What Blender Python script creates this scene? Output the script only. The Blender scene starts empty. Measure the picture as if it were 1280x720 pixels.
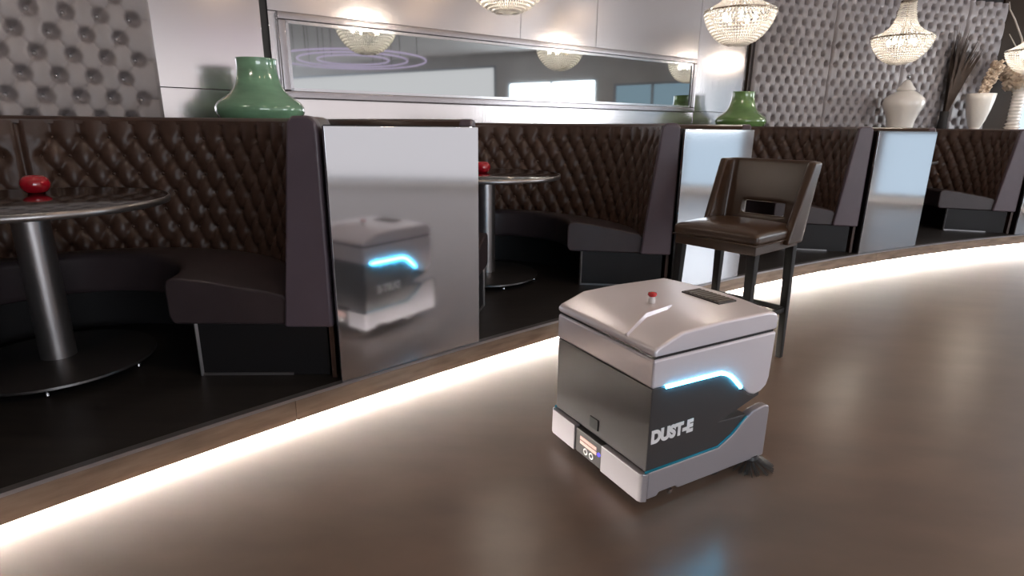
import bpy, bmesh, math, random
from mathutils import Vector, Matrix
random.seed(7)
PI = math.pi
scn = bpy.context.scene
COL = scn.collection

# ------------------------------------------------------------------ camera
H, F, PITCH, ROLL = 1.30, 720.0, math.radians(15.6), math.radians(0.6)
cd = bpy.data.cameras.new('camera'); cam = bpy.data.objects.new('camera', cd); COL.objects.link(cam)
cd.sensor_fit = 'HORIZONTAL'; cd.sensor_width = 36.0; cd.lens = 36.0 * F / 1280.0
cd.clip_start = 0.05; cd.clip_end = 100
cam.matrix_world = Matrix.Translation((0, 0, H)) @ Matrix.Rotation(PI/2 - PITCH, 4, 'X') @ Matrix.Rotation(ROLL, 4, 'Z')
scn.camera = cam
# ------------------------------------------------------------------ world, exposure
w = bpy.data.worlds.new('world'); scn.world = w; w.use_nodes = True
w.node_tree.nodes['Background'].inputs[0].default_value = (0.75, 0.85, 1.0, 1)
w.node_tree.nodes['Background'].inputs[1].default_value = 0.6
vs = scn.view_settings
vs.view_transform = 'Standard'; vs.look = 'None'; vs.gamma = 1.0; vs.use_curve_mapping = False
vs.exposure = 0.0
# strengths of the light sources, real and added (used by the builders below)
E_WINDOW, E_STREET, E_FILL_GLOW, E_ADDED_REAR = 12.0, 1.2, 1.02, 7.5
E_LED, E_CHAND, E_ADDED_DOWN = 440.0, 160.0, 230.0

# ------------------------------------------------------------------ pixel helpers (1280x720)
cp, sp = math.cos(PITCH), math.sin(PITCH)
def ray(x, y):
    a = (x-640)/F; b = (y-360)/F
    a, b = a*math.cos(ROLL)+b*math.sin(ROLL), -a*math.sin(ROLL)+b*math.cos(ROLL)
    return Vector((a, cp-b*sp, -(sp+b*cp)))
def at_z(x, y, z):
    d = ray(x, y); return Vector((0, 0, H)) + d*((z-H)/d.z)
# the platform front is an arc; s runs along it, d goes from its edge towards the wall
CX, CY, RR = 13.508, -12.758, 20.887
A0 = math.atan2(-CX, 3.2-CY)
def P(s, d, z=0.0):
    a = A0 + s/RR; r = RR + d
    return Vector((CX + r*math.sin(a), CY + r*math.cos(a), z))
def rot(s):                       # z rotation whose local +x runs along the arc and +y towards the wall
    return -(A0 + s/RR)
ZP = 0.14                         # platform height
WD = 2.42                         # distance of the wall from the platform edge

# ------------------------------------------------------------------ materials
def mat(name, col, rough=0.5, metal=0.0, **k):
    m = bpy.data.materials.new(name); m.use_nodes = True
    nt = m.node_tree; b = nt.nodes['Principled BSDF']
    b.inputs['Base Color'].default_value = (*col, 1)
    b.inputs['Roughness'].default_value = rough
    b.inputs['Metallic'].default_value = metal
    if 'coat' in k: b.inputs['Coat Weight'].default_value = k['coat']; b.inputs['Coat Roughness'].default_value = k.get('coatr', 0.08)
    if 'emit' in k:
        b.inputs['Emission Color'].default_value = (*k.get('ecol', col), 1); b.inputs['Emission Strength'].default_value = k['emit']
    if 'trans' in k: b.inputs['Transmission Weight'].default_value = k['trans']; b.inputs['IOR'].default_value = k.get('ior', 1.45)
    if 'spec' in k: b.inputs['Specular IOR Level'].default_value = k['spec']
    if 'var' in k or 'bump' in k or 'rvar' in k:
        tc = nt.nodes.new('ShaderNodeTexCoord'); mp = nt.nodes.new('ShaderNodeMapping')
        nt.links.new(tc.outputs['Object'], mp.inputs[0]); mp.inputs['Scale'].default_value = k.get('map', (1, 1, 1)); mp.inputs['Rotation'].default_value = (0, 0, k.get('mrot', 0))
        n = nt.nodes.new('ShaderNodeTexNoise'); n.inputs['Scale'].default_value = k.get('scale', 6.0); n.inputs['Detail'].default_value = k.get('detail', 5.0)
        nt.links.new(mp.outputs[0], n.inputs['Vector'])
        if 'var' in k:
            cr = nt.nodes.new('ShaderNodeValToRGB'); v = k['var']
            cr.color_ramp.elements[0].position = 0.3; cr.color_ramp.elements[1].position = 0.7
            cr.color_ramp.elements[0].color = (*[c*(1-v) for c in col], 1); cr.color_ramp.elements[1].color = (*[min(1, c*(1+v)) for c in col], 1)
            nt.links.new(n.outputs['Fac'], cr.inputs[0]); nt.links.new(cr.outputs[0], b.inputs['Base Color'])
        if 'rvar' in k:
            mr = nt.nodes.new('ShaderNodeMapRange'); mr.inputs['To Min'].default_value = rough-k['rvar']; mr.inputs['To Max'].default_value = rough+k['rvar']
            nt.links.new(n.outputs['Fac'], mr.inputs[0]); nt.links.new(mr.outputs[0], b.inputs['Roughness'])
        if 'bump' in k:
            n2 = nt.nodes.new('ShaderNodeTexNoise'); n2.inputs['Scale'].default_value = k.get('bscale', 60.0); n2.inputs['Detail'].default_value = 3
            nt.links.new(mp.outputs[0], n2.inputs['Vector'])
            bp = nt.nodes.new('ShaderNodeBump'); bp.inputs['Strength'].default_value = k['bump']; bp.inputs['Distance'].default_value = 0.01
            nt.links.new(n2.outputs['Fac'], bp.inputs['Height']); nt.links.new(bp.outputs[0], b.inputs['Normal'])
    return m
def emat(name, col, e):
    m = bpy.data.materials.new(name); m.use_nodes = True; nt = m.node_tree
    for n in list(nt.nodes): nt.nodes.remove(n)
    o = nt.nodes.new('ShaderNodeOutputMaterial'); em = nt.nodes.new('ShaderNodeEmission')
    em.inputs[0].default_value = (*col, 1); em.inputs[1].default_value = e
    nt.links.new(em.outputs[0], o.inputs[0]); return m

M = {}
M['floor'] = mat('floor_brown', (0.160, 0.104, 0.075), 0.28, 0.0, var=0.14, scale=2.2, map=(1, 2.4, 1), mrot=0.9, detail=8, spec=0.6)
M['platform'] = mat('platform_dark', (0.022, 0.019, 0.018), 0.42, 0.0, var=0.3, scale=3, map=(1, 8, 1))
M['riser'] = mat('riser_wood', (0.26, 0.195, 0.145), 0.24, 0.3, var=0.25, scale=5, map=(1, 1, 6))
M['edge'] = mat('edge_metal', (0.32, 0.31, 0.32), 0.3, 0.8)
M['metal_wall'] = mat('brushed_metal', (0.74, 0.70, 0.70), 0.19, 0.92, rvar=0.03, scale=2.0, map=(14, 14, 0.6), bump=0.03, bscale=3)
M['backing'] = mat('backing_dark', (0.03, 0.026, 0.025), 0.7)
M['tuft_grey'] = mat('tuft_grey_leather', (0.29, 0.255, 0.255), 0.40, 0.0, var=0.06, scale=8, bump=0.04, bscale=180)
M['steel'] = mat('button_steel', (0.75, 0.73, 0.72), 0.18, 1.0)
M['brown_leather'] = mat('brown_leather', (0.060, 0.032, 0.023), 0.36, 0.0, var=0.12, scale=9, bump=0.05, bscale=160, spec=0.35)
M['plum_leather'] = mat('plum_leather', (0.108, 0.082, 0.102), 0.38, 0.0, var=0.05, scale=9, bump=0.04, bscale=160)
M['seat_leather'] = mat('seat_leather', (0.048, 0.035, 0.038), 0.36, 0.0, var=0.08, scale=9, bump=0.04, bscale=160, spec=0.4)
M['plinth'] = mat('plinth_dark', (0.014, 0.013, 0.014), 0.45, spec=0.25)
M['panel'] = mat('panel_mirror_grey', (0.55, 0.56, 0.59), 0.075, 0.95)
M['black'] = mat('black', (0.012, 0.011, 0.011), 0.5)
M['frame'] = mat('frame_silver', (0.38, 0.355, 0.365), 0.26, 0.9)
M['mirror'] = mat('mirror_tinted', (0.52, 0.56, 0.565), 0.035, 1.0)
M['table_top'] = mat('table_top_dark', (0.018, 0.015, 0.015), 0.12, 0.0, coat=0.6)
M['table_steel'] = mat('table_steel', (0.36, 0.34, 0.34), 0.33, 0.9)
M['table_base'] = mat('table_base', (0.09, 0.085, 0.085), 0.32, 0.7)
M['red_glass'] = mat('red_glass', (0.42, 0.006, 0.018), 0.06, 0.0, coat=1.0)
M['wax'] = mat('candle_wax', (0.8, 0.7, 0.6), 0.5)
M['green_glass'] = mat('green_glass', (0.19, 0.36, 0.225), 0.10, 0.0, var=0.22, scale=3, map=(1, 1, 4), coat=1.0)
M['olive_glass'] = mat('olive_glass', (0.15, 0.27, 0.085), 0.10, 0.0, var=0.22, scale=3, map=(1, 1, 4), coat=1.0)
M['ceramic'] = mat('white_ceramic', (0.95, 0.87, 0.79), 0.25, 0.0, coat=0.5)
M['flower'] = mat('dried_flower', (0.66, 0.52, 0.40), 0.9, 0.0, var=0.2, scale=12)
M['twig'] = mat('twig', (0.50, 0.43, 0.37), 0.8)
M['fan_brown'] = mat('dark_fan', (0.05, 0.030, 0.02), 0.85, 0.0, var=0.3, scale=6)
M['silver'] = mat('robot_silver', (0.84, 0.79, 0.84), 0.32, 0.3, coat=0.2, coatr=0.15)
M['base_silver'] = mat('robot_base_silver', (0.44, 0.41, 0.44), 0.34, 0.4, coat=0.15, coatr=0.2)
M['robot_dark'] = mat('robot_dark', (0.060, 0.054, 0.055), 0.45, 0.1)
M['robot_black'] = mat('robot_black', (0.012, 0.012, 0.014), 0.4)
M['rubber'] = mat('rubber', (0.02, 0.018, 0.018), 0.6)
M['led'] = emat('robot_led', (0.08, 0.60, 1.0), 45.0)
M['teal'] = mat('teal_trim', (0.02, 0.09, 0.12), 0.25, 0.4, emit=0.12, ecol=(0.02, 0.5, 0.7))
M['white_print'] = mat('white_print', (0.95, 0.93, 0.93), 0.4)
M['pink_print'] = mat('pink_print', (0.66, 0.42, 0.38), 0.5)
M['blue_dot'] = emat('blue_indicator', (0.15, 0.12, 1.0), 1.6)
M['red_plastic'] = mat('red_plastic', (0.5, 0.01, 0.015), 0.2)
M['grille'] = mat('grille', (0.16, 0.13, 0.115), 0.45, 0.4)
M['stool_leather'] = mat('stool_leather', (0.052, 0.027, 0.015), 0.28, 0.0, coat=0.15, coatr=0.2, bump=0.03, bscale=120)
M['stool_wood'] = mat('stool_wood', (0.012, 0.010, 0.009), 0.45, spec=0.2)
M['chrome'] = mat('chrome', (0.6, 0.6, 0.62), 0.2, 1.0)
def bead_mat():
    m = bpy.data.materials.new('crystal_bead'); m.use_nodes = True; nt = m.node_tree
    for q in list(nt.nodes): nt.nodes.remove(q)
    o = nt.nodes.new('ShaderNodeOutputMaterial'); t = nt.nodes.new('ShaderNodeBsdfTranslucent'); d = nt.nodes.new('ShaderNodeBsdfDiffuse'); g = nt.nodes.new('ShaderNodeBsdfGlossy')
    t.inputs[0].default_value = (0.98, 0.96, 0.93, 1); d.inputs[0].default_value = (0.93, 0.90, 0.86, 1); g.inputs[0].default_value = (1, 0.97, 0.93, 1); g.inputs[1].default_value = 0.08
    m1 = nt.nodes.new('ShaderNodeMixShader'); m2 = nt.nodes.new('ShaderNodeMixShader'); m1.inputs[0].default_value = 0.4; m2.inputs[0].default_value = 0.15
    nt.links.new(t.outputs[0], m1.inputs[1]); nt.links.new(d.outputs[0], m1.inputs[2]); nt.links.new(m1.outputs[0], m2.inputs[1]); nt.links.new(g.outputs[0], m2.inputs[2]); nt.links.new(m2.outputs[0], o.inputs[0])
    return m
M['bead'] = bead_mat()
M['brass'] = mat('chandelier_metal', (0.55, 0.47, 0.38), 0.25, 1.0)
M['bulb'] = emat('bulb_glow', (1.0, 0.90, 0.78), E_CHAND)
M['led_strip'] = emat('led_strip_glow', (1.0, 0.93, 0.84), E_LED)
M['plaster'] = mat('plaster', (0.60, 0.57, 0.56), 0.7, 0.0, var=0.05, scale=2)
M['ceiling'] = mat('ceiling_grey', (0.62, 0.59, 0.58), 0.6, 0.0, var=0.05, scale=1)
M['dark_wall'] = mat('dark_brown_wall', (0.034, 0.022, 0.015), 0.6, 0.0, var=0.1, scale=2, spec=0.1)
M['window_frame'] = mat('window_frame_grey', (0.42, 0.45, 0.50), 0.35, 0.3)
M['street_pane'] = emat('street_pane', (0.70, 0.86, 1.0), E_STREET)
M['shade_pane'] = emat('shaded_pane', (0.62, 0.84, 1.0), 0.5)
M['sky_pane'] = emat('daylight_pane', (0.90, 0.95, 1.0), E_WINDOW)
M['fill_glow'] = emat('added_fill_glow', (1.0, 0.95, 0.96), E_FILL_GLOW)  # wide glowing pane, added to give the reflections an even brightness
M['added_rear_pane'] = emat('added_rear_pane', (0.88, 0.93, 1.0), E_ADDED_REAR)  # panes behind the camera, added to supply room light
M['neon'] = emat('purple_neon', (0.9, 0.7, 1.0), 0.9)
M['down'] = emat('added_lens_glow', (1.0, 0.72, 0.46), E_ADDED_DOWN)  # glow of the added ceiling lamps

# ------------------------------------------------------------------ mesh helpers
class MB:
    def __init__(s): s.v = []; s.f = []
    def add(s, vs, fs):
        o = len(s.v); s.v += [tuple(v) for v in vs]; s.f += [tuple(i+o for i in f) for f in fs]; return s
    def box(s, x0, x1, y0, y1, z0, z1):
        return s.add([(x0,y0,z0),(x1,y0,z0),(x1,y1,z0),(x0,y1,z0),(x0,y0,z1),(x1,y0,z1),(x1,y1,z1),(x0,y1,z1)],
                     [(0,3,2,1),(4,5,6,7),(0,1,5,4),(1,2,6,5),(2,3,7,6),(3,0,4,7)])
    def prism(s, poly, z0, z1):                      # poly counter-clockwise in xy
        n = len(poly)
        return s.add([(x,y,z0) for x,y in poly]+[(x,y,z1) for x,y in poly],
                     [tuple(range(n-1,-1,-1)), tuple(range(n,2*n))]+[(i,(i+1)%n,n+(i+1)%n,n+i) for i in range(n)])
    def prism_y(s, poly, y0, y1):                    # poly in xz, extruded along y
        n = len(poly)
        return s.add([(x,y0,z) for x,z in poly]+[(x,y1,z) for x,z in poly],
                     [tuple(range(n)), tuple(range(2*n-1,n-1,-1))]+[(i,n+i,n+(i+1)%n,(i+1)%n) for i in range(n)])
    def lathe(s, prof, n=32, c=(0,0,0), cap=True):
        vs, fs = [], []
        for r, z in prof:
            for k in range(n):
                a = 2*PI*k/n; vs.append((c[0]+r*math.cos(a), c[1]+r*math.sin(a), c[2]+z))
        for i in range(len(prof)-1):
            for k in range(n):
                k2 = (k+1) % n; fs.append((i*n+k, i*n+k2, (i+1)*n+k2, (i+1)*n+k))
        if cap:
            if prof[0][0] > 1e-4: fs.append(tuple(range(n-1,-1,-1)))
            if prof[-1][0] > 1e-4: fs.append(tuple((len(prof)-1)*n+k for k in range(n)))
        return s.add(vs, fs)
    def tube(s, pts, r, n=8, closed=False):
        pts = [Vector(p) for p in pts]; vs, fs = [], []; m = len(pts)
        rs = r if isinstance(r, (list, tuple)) else [r]*m
        ref = Vector((0,0,1))
        for i, p in enumerate(pts):
            if closed: t = pts[(i+1)%m]-pts[i-1]
            else: t = pts[min(i+1,m-1)]-pts[max(i-1,0)]
            t.normalize(); u = t.cross(ref)
            if u.length < 1e-3: u = t.cross(Vector((1,0,0)))
            u.normalize(); q = u.cross(t)
            for k in range(n):
                a = 2*PI*k/n; vs.append(p+(u*math.cos(a)+q*math.sin(a))*rs[i])
        for i in range(m if closed else m-1):
            j = (i+1) % m
            for k in range(n): fs.append((i*n+k, j*n+k, j*n+(k+1)%n, i*n+(k+1)%n))
        if not closed: fs += [tuple(range(n)), tuple((m-1)*n+k for k in range(n-1,-1,-1))]
        return s.add(vs, fs)
    def bar(s, a, b, w, h):                          # box bar from a to b
        a, b = Vector(a), Vector(b); t = (b-a).normalized(); u = t.cross(Vector((0,0,1)))
        if u.length < 1e-3: u = Vector((1,0,0))
        u.normalize(); q = u.cross(t)
        vs = [p+u*(i*w/2)+q*(j*h/2) for p in (a,b) for i,j in ((-1,-1),(1,-1),(1,1),(-1,1))]
        return s.add(vs, [(0,1,2,3),(7,6,5,4),(0,4,5,1),(1,5,6,2),(2,6,7,3),(3,7,4,0)])
    def grid(s, nu, nv, fn, skip=None):
        vs = [fn(i/(nu-1), j/(nv-1)) for j in range(nv) for i in range(nu)]
        fs = [(j*nu+i, j*nu+i+1, (j+1)*nu+i+1, (j+1)*nu+i) for j in range(nv-1) for i in range(nu-1) if not (skip and skip(i, j))]
        return s.add(vs, fs)
    def mesh(s, name, fix=True):
        me = bpy.data.meshes.new(name); me.from_pydata(s.v, [], s.f)
        if fix:
            bm = bmesh.new(); bm.from_mesh(me); bmesh.ops.recalc_face_normals(bm, faces=bm.faces); bm.to_mesh(me); bm.free()
        return me
    def build(s, name, m, parent=None, smooth=False, bevel=0, seg=2, fix=True, angle=40):
        me = s.mesh(name, fix); me.materials.append(M[m])
        o = bpy.data.objects.new(name, me); COL.objects.link(o)
        if parent: o.parent = parent
        if smooth:
            for p in me.polygons: p.use_smooth = True
            if smooth == 'auto': me.set_sharp_from_angle(angle=math.radians(angle))
        if bevel:
            b = o.modifiers.new('bevel', 'BEVEL'); b.width = bevel; b.segments = seg; b.limit_method = 'ANGLE'; b.angle_limit = math.radians(35)
            for p in me.polygons: p.use_smooth = True
            wn = o.modifiers.new('wn', 'WEIGHTED_NORMAL'); wn.keep_sharp = True
        return o
def tag(o, label=None, cat=None, group=None, kind=None):
    if label: o['label'] = label
    if cat: o['category'] = cat
    if group: o['group'] = group
    if kind: o['kind'] = kind
    return o
def thing(name, label, cat, loc=(0,0,0), rz=0.0, group=None):
    o = bpy.data.objects.new(name, None); COL.objects.link(o); o.empty_display_size = 0.1
    o.location = loc; o.rotation_euler = (0, 0, rz); return tag(o, label, cat, group)
def struct(o, label=None): o['kind'] = 'structure'; o['label'] = label if label else o.name.replace('_', ' '); return o
def dup(root, loc, rz, label=None):
    r = root.copy(); COL.objects.link(r); r.location = loc; r.rotation_euler = (0, 0, rz)
    if label: r['label'] = label
    for ch in list(root.children):
        c = ch.copy(); COL.objects.link(c); c.parent = r
        for g in list(ch.children):
            d = g.copy(); COL.objects.link(d); d.parent = c
    return r
def arc_strip(mb, s0, s1, n, section):                # section: list of (d, z), swept along the arc
    m = len(section); vs, fs = [], []
    for i in range(n+1):
        s = s0+(s1-s0)*i/n
        vs += [P(s, d, z) for d, z in section]
    for i in range(n):
        for k in range(m):
            k2 = (k+1) % m; fs.append((i*m+k, (i+1)*m+k, (i+1)*m+k2, i*m+k2))
    fs += [tuple(range(m)), tuple(n*m+k for k in range(m-1,-1,-1))]
    return mb.add(vs, fs)

# ================================================================== STRUCTURE
X0, X1, Y0, Y1, ZC = -8.0, 9.9, -7.0, 13.5, 3.5
struct(MB().box(X0, X1, Y0, Y1, -0.1, 0.0).build('floor', 'floor'), 'glossy brown floor of the walkway')
struct(MB().box(X0, X1, Y0, Y1, ZC, ZC+0.1).build('ceiling', 'ceiling'), 'grey ceiling')
struct(MB().box(X0-0.1, X0, Y0, Y1, 0, ZC).build('wall_left', 'plaster'))
struct(MB().box(X0, X1, Y1, Y1+0.1, 0, ZC).build('wall_far', 'dark_wall'), 'dark brown wall beyond the tufted panels')

# raised platform with riser boards, edge trim and light strip
S0, S1 = -7.0, 12.0
plat = MB(); arc_strip(plat, S0, S1, 60, [(0.03, ZP-0.012), (0.03, ZP-0.002), (WD+0.35, ZP-0.002), (WD+0.35, 0.0), (0.142, 0.0), (0.142, ZP-0.012)])
plat = struct(plat.build('floor_platform', 'platform'), 'dark raised platform under the booths')
ns = 10; L = (S1-S0)/ns
for i in range(ns):
    m = MB(); arc_strip(m, S0+i*L+0.0015, S0+(i+1)*L-0.0015, 7, [(0.0, 0.030), (0.0, ZP-0.012), (0.14, ZP-0.012), (0.14, 0.030)])
    m.build('riser_board', 'riser', plat)
m = MB(); arc_strip(m, S0, S1, 60, [(-0.006, ZP-0.012), (-0.006, ZP+0.003), (0.03, ZP+0.003), (0.03, ZP-0.012)])
m.build('edge_trim', 'edge', plat)
m = MB(); arc_strip(m, S0, S1, 60, [(0.120, 0.002), (0.120, 0.028), (0.138, 0.028), (0.138, 0.002)])
m.build('light_strip', 'led_strip', plat)

# back wall: flat facets set along the arc
def facet(sa, sb, d=WD):
    a, b = P(sa, d), P(sb, d); t = (b-a); ln = t.length; t.normalize()
    return a, math.atan2(t.y, t.x), ln                 # local x along the facet, +y away from the room
wall = MB()
knots = [S0, -5.4, -3.7, -1.10, -0.405, 4.17, 4.96, 6.255, 7.55, 8.58, 9.30, 9.85, 10.5, S1]
vs = [P(s, WD+0.035, z) for s in knots for z in (0.0, ZC)] + [P(s, WD+0.25, z) for s in knots for z in (0.0, ZC)]
nk = len(knots); fs = []
for i in range(nk-1):
    fs += [(2*i, 2*i+2, 2*i+3, 2*i+1), (2*nk+2*i, 2*nk+2*i+1, 2*nk+2*i+3, 2*nk+2*i+2), (2*i+1, 2*i+3, 2*nk+2*i+3, 2*nk+2*i+1), (2*i, 2*nk+2*i, 2*nk+2*i+2, 2*i+2)]
wall.add(vs, fs)
wall = struct(wall.build('wall_back', 'backing'), 'long curved wall behind the booths with metal and tufted panels')
def metal_panel(sa, sb, x0, x1, z0, z1):
    a, r, ln = facet(sa, sb)
    if x1 is None: x1 = ln
    g = 0.002
    o = MB().box(x0+g, x1-g, 0.0, 0.03, z0+g, z1-g).build('metal_panel', 'metal_wall', wall, bevel=0.002, seg=1)
    o.location = a; o.rotation_euler.z = r; return o
metal_panel(-1.10, -0.43, 0, None, 1.0, 1.545); metal_panel(-1.10, -0.43, 0, None, 1.545, ZC)
a, r, ln = facet(-0.382, 4.17)
xs = [0, 2.36, 3.36, ln]
metal_panel(-0.382, 4.17, 0, None, 1.0, 2.135)
for i in range(3): metal_panel(-0.382, 4.17, xs[i], xs[i+1], 2.135, ZC)
metal_panel(4.17, 4.955, 0, None, 1.0, 1.515); metal_panel(4.17, 4.955, 0, None, 1.515, ZC)
for sa, sb in ((-7.0, -5.4), (-5.4, -3.7)): metal_panel(sa, sb, 0, None, 1.0, ZC)
# dark upright between two wall panels
a, r, ln = facet(-0.43, -0.382)
o = MB().box(0.004, ln-0.004, 0.012, 0.04, 1.0, ZC).build('trim_1', 'black'); o.location = a; o.rotation_euler.z = r; struct(o, 'dark upright gap between metal wall panels')
a, r, ln = facet(4.955, 4.985)
o = MB().box(0.0, ln, 0.0, 0.04, 1.0, ZC).build('trim_2', 'dark_wall'); o.location = a; o.rotation_euler.z = r; struct(o, 'dark upright beside the tufted wall panels')

# deep-buttoned panels
TA, TB = 0.177, 0.123                                  # button column and row spacing
def tuft_panel(sa, sb, z0, z1, res, single=False, name='tufted_panel'):
    a, r, ln = facet(sa, sb, WD-0.09)
    ncol = int((ln-0.16)/TA)                            # full columns that fit
    x_off = (ln-ncol*TA)/2
    xl, xr = x_off, x_off+ncol*TA
    btn = []
    nrow = int((z1-z0)/TB)+1
    for j in range(nrow):
        z = z0+0.05+j*TB
        for i in range(ncol+1):
            x = xl+i*TA+(TA/2 if j % 2 else 0)
            if x <= xr+1e-3 and z < z1-0.03: btn.append((x, z))
    def hgt(x, z):
        y = z-(z0+0.05)
        inside = 1.0
        xx = min(max(x, xl), xr)
        u1 = (xx-xl)/TA+y/(2*TB); u2 = (xx-xl)/TA-y/(2*TB)
        f = abs(math.sin(PI*u1))*abs(math.sin(PI*u2))
        if x < xl or x > xr:
            k = min(1, max(xl-x, x-xr)/0.06)
            f = f*(1-k)+k*min(1, abs(math.sin(PI*y/(2*TB)))*1.2)
        h = 0.010*min(1, f*5)**0.6+0.010*f
        j = round(y/TB)
        for jj in (j-1, j, j+1):
            o = TA/2 if jj % 2 else 0
            i = round((xx-xl-o)/TA)
            bx = xl+i*TA+o
            if bx > xr+1e-3 or bx < xl-1e-3: continue
            q = (((x-bx)/0.034)**2+((y-jj*TB)/0.036)**2)
            h -= 0.070*math.exp(-q**1.7)
        e = min(x, ln-x, 0.03)/0.03
        return h*math.sqrt(max(0, e))-0.02*(1-e)
    mb = MB(); nu = int(ln/res)+2; nv = int((z1-z0)/res)+2
    mb.grid(nu, nv, lambda u, v: (u*ln, -hgt(u*ln, z0+v*(z1-z0)), z0+v*(z1-z0)))
    k = len(mb.v)
    mb.box(0.001, ln-0.001, 0.071, 0.088, z0, z1)
    o = mb.build(name, 'tuft_grey', wall, smooth='auto', fix=False, angle=50)
    o.location = a; o.rotation_euler.z = r
    bm_ = MB().lathe([(0.0, -0.006), (0.010, -0.004), (0.014, 0.001), (0.010, 0.007), (0.0, 0.010)], 10)
    if single:
        me = None
        for x, z in btn:
            if x < ln-1.9: continue
            if me is None:
                b = bm_.build('button', 'steel', o, smooth=True); me = b.data
            else:
                b = bpy.data.objects.new('button', me); COL.objects.link(b); b.parent = o
            b.location = (x, 0.064, z); b.rotation_euler.x = PI/2
    else:
        mb = MB()
        for x, z in btn:
            c = len(mb.v)
            mb.add([(x+v[0]*1.5, 0.060-v[2], z+v[1]*1.5) for v in bm_.v], bm_.f)
        b = mb.build('buttons', 'steel' if single else 'backing', o, smooth=True); b['kind'] = 'stuff'  # far buttons enlarged and dark, painting in the shade of the dimples
    return o
tuft_panel(-3.70, -1.103, 1.16, 3.1, 0.009, True)
for sa, sb in ((4.985, 6.250), (6.258, 7.546), (7.554, 8.576), (8.584, 9.28)): tuft_panel(sa, sb, 1.16, 3.2, 0.0125)

for sa, sb in ((9.30, 9.85), (9.85, 10.5), (10.5, 12.0)):
    a, r, ln = facet(sa, sb)
    o = MB().box(0.002, ln-0.002, 0.0, 0.03, 0.2, ZC).build('dark_panel', 'dark_wall', wall); o.location = a; o.rotation_euler.z = r
a, r, ln = facet(9.85, 10.5)
e = bpy.data.objects.new('window_6', None); COL.objects.link(e); struct(e, 'low bright window with a pale blue frame behind the dried flowers'); e.location = a+Vector((0, 0, 1.30)); e.rotation_euler.z = r
for x0, x1, z0, z1 in ((0.02, 0.16, 0.0, 0.75), (ln-0.08, ln, 0.0, 0.75), (0.16, ln-0.08, 0.67, 0.75)): MB().box(x0, x1, -0.06, -0.001, z0, z1).build('window_frame', 'window_frame', e)
MB().box(0.16, ln-0.08, -0.02, -0.002, 0.0, 0.67).build('pane', 'street_pane', e)
# right wall with its windows and an added glowing pane
wr = []
def window_wall(name, n, axis, pos, lo, hi, wins, label):
    # axis 'x': wall plane x = pos, runs along y; axis 'y': plane y = pos, runs along x
    def bx(mb, a0, a1, z0, z1, t0=0.0, t1=0.12):
        if axis == 'x': mb.box(pos+t0, pos+t1, a0, a1, z0, z1)
        else: mb.box(a0, a1, pos-t1, pos-t0, z0, z1)
    mb = MB(); prev = lo
    for a0, a1, z0, z1, mt, nm in wins:
        bx(mb, prev, a0, 0, ZC); bx(mb, a0, a1, 0, z0); bx(mb, a0, a1, z1, ZC); prev = a1
    bx(mb, prev, hi, 0, ZC)
    struct(mb.build(name, 'plaster'), label)
    for a0, a1, z0, z1, mt, nm in wins:
        n += 1
        e = bpy.data.objects.new('window_%d' % n, None); COL.objects.link(e); struct(e, 'tall window letting in daylight, the rear one added' if nm else 'added wide glowing pane that fills the reflections')
        f = MB(); k = max(1, round((a1-a0)/1.15)) if nm else 1
        for i in range(k+1):
            c = a0+(a1-a0)*i/k; bx(f, c-0.03, c+0.03, z0, z1, -0.02, 0.06)
        bx(f, a0, a1, z0, z0+0.05, -0.03, 0.06); bx(f, a0, a1, z1-0.05, z1, -0.02, 0.06)
        if nm: bx(f, a0, a1, nm-0.025, nm+0.025, -0.02, 0.06)
        f.build('window_frame', 'window_frame', e)
        for i in range(k):
            c0 = a0+(a1-a0)*i/k; c1 = a0+(a1-a0)*(i+1)/k
            for za, zb, mm in (((z0+0.05, nm-0.025, mt[0]), (nm+0.025, z1-0.05, mt[1])) if nm else ((z0+0.05, z1-0.05, mt[0]),)):
                g = MB(); bx(g, c0+0.03, c1-0.03, za, zb, 0.065, 0.075); g.build('pane' if nm else 'added_glow_pane', mm, e)
    return n
SK = ('street_pane', 'sky_pane')
n = window_wall('wall_right', 0, 'x', X1, Y0, Y1, [(-6.6, 1.9, 0.12, 3.2, ('fill_glow',), 0), (2.3, 4.7, 0.12, 2.75, SK, 1.3), (5.2, 7.1, 0.12, 2.6, ('street_pane', 'shade_pane'), 1.3), (7.7, 9.1, 0.12, 2.75, SK, 1.3), (9.4, 12.9, 0.12, 2.9, ('street_pane', 'street_pane'), 1.3)], 'wall with tall windows opposite the booths')
n = window_wall('wall_rear', n, 'y', Y0, X0, X1, [(2.6, 9.4, 0.5, 3.0, ('added_rear_pane', 'added_rear_pane'), 2.2)], 'rear wall with a band of added windows')
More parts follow.
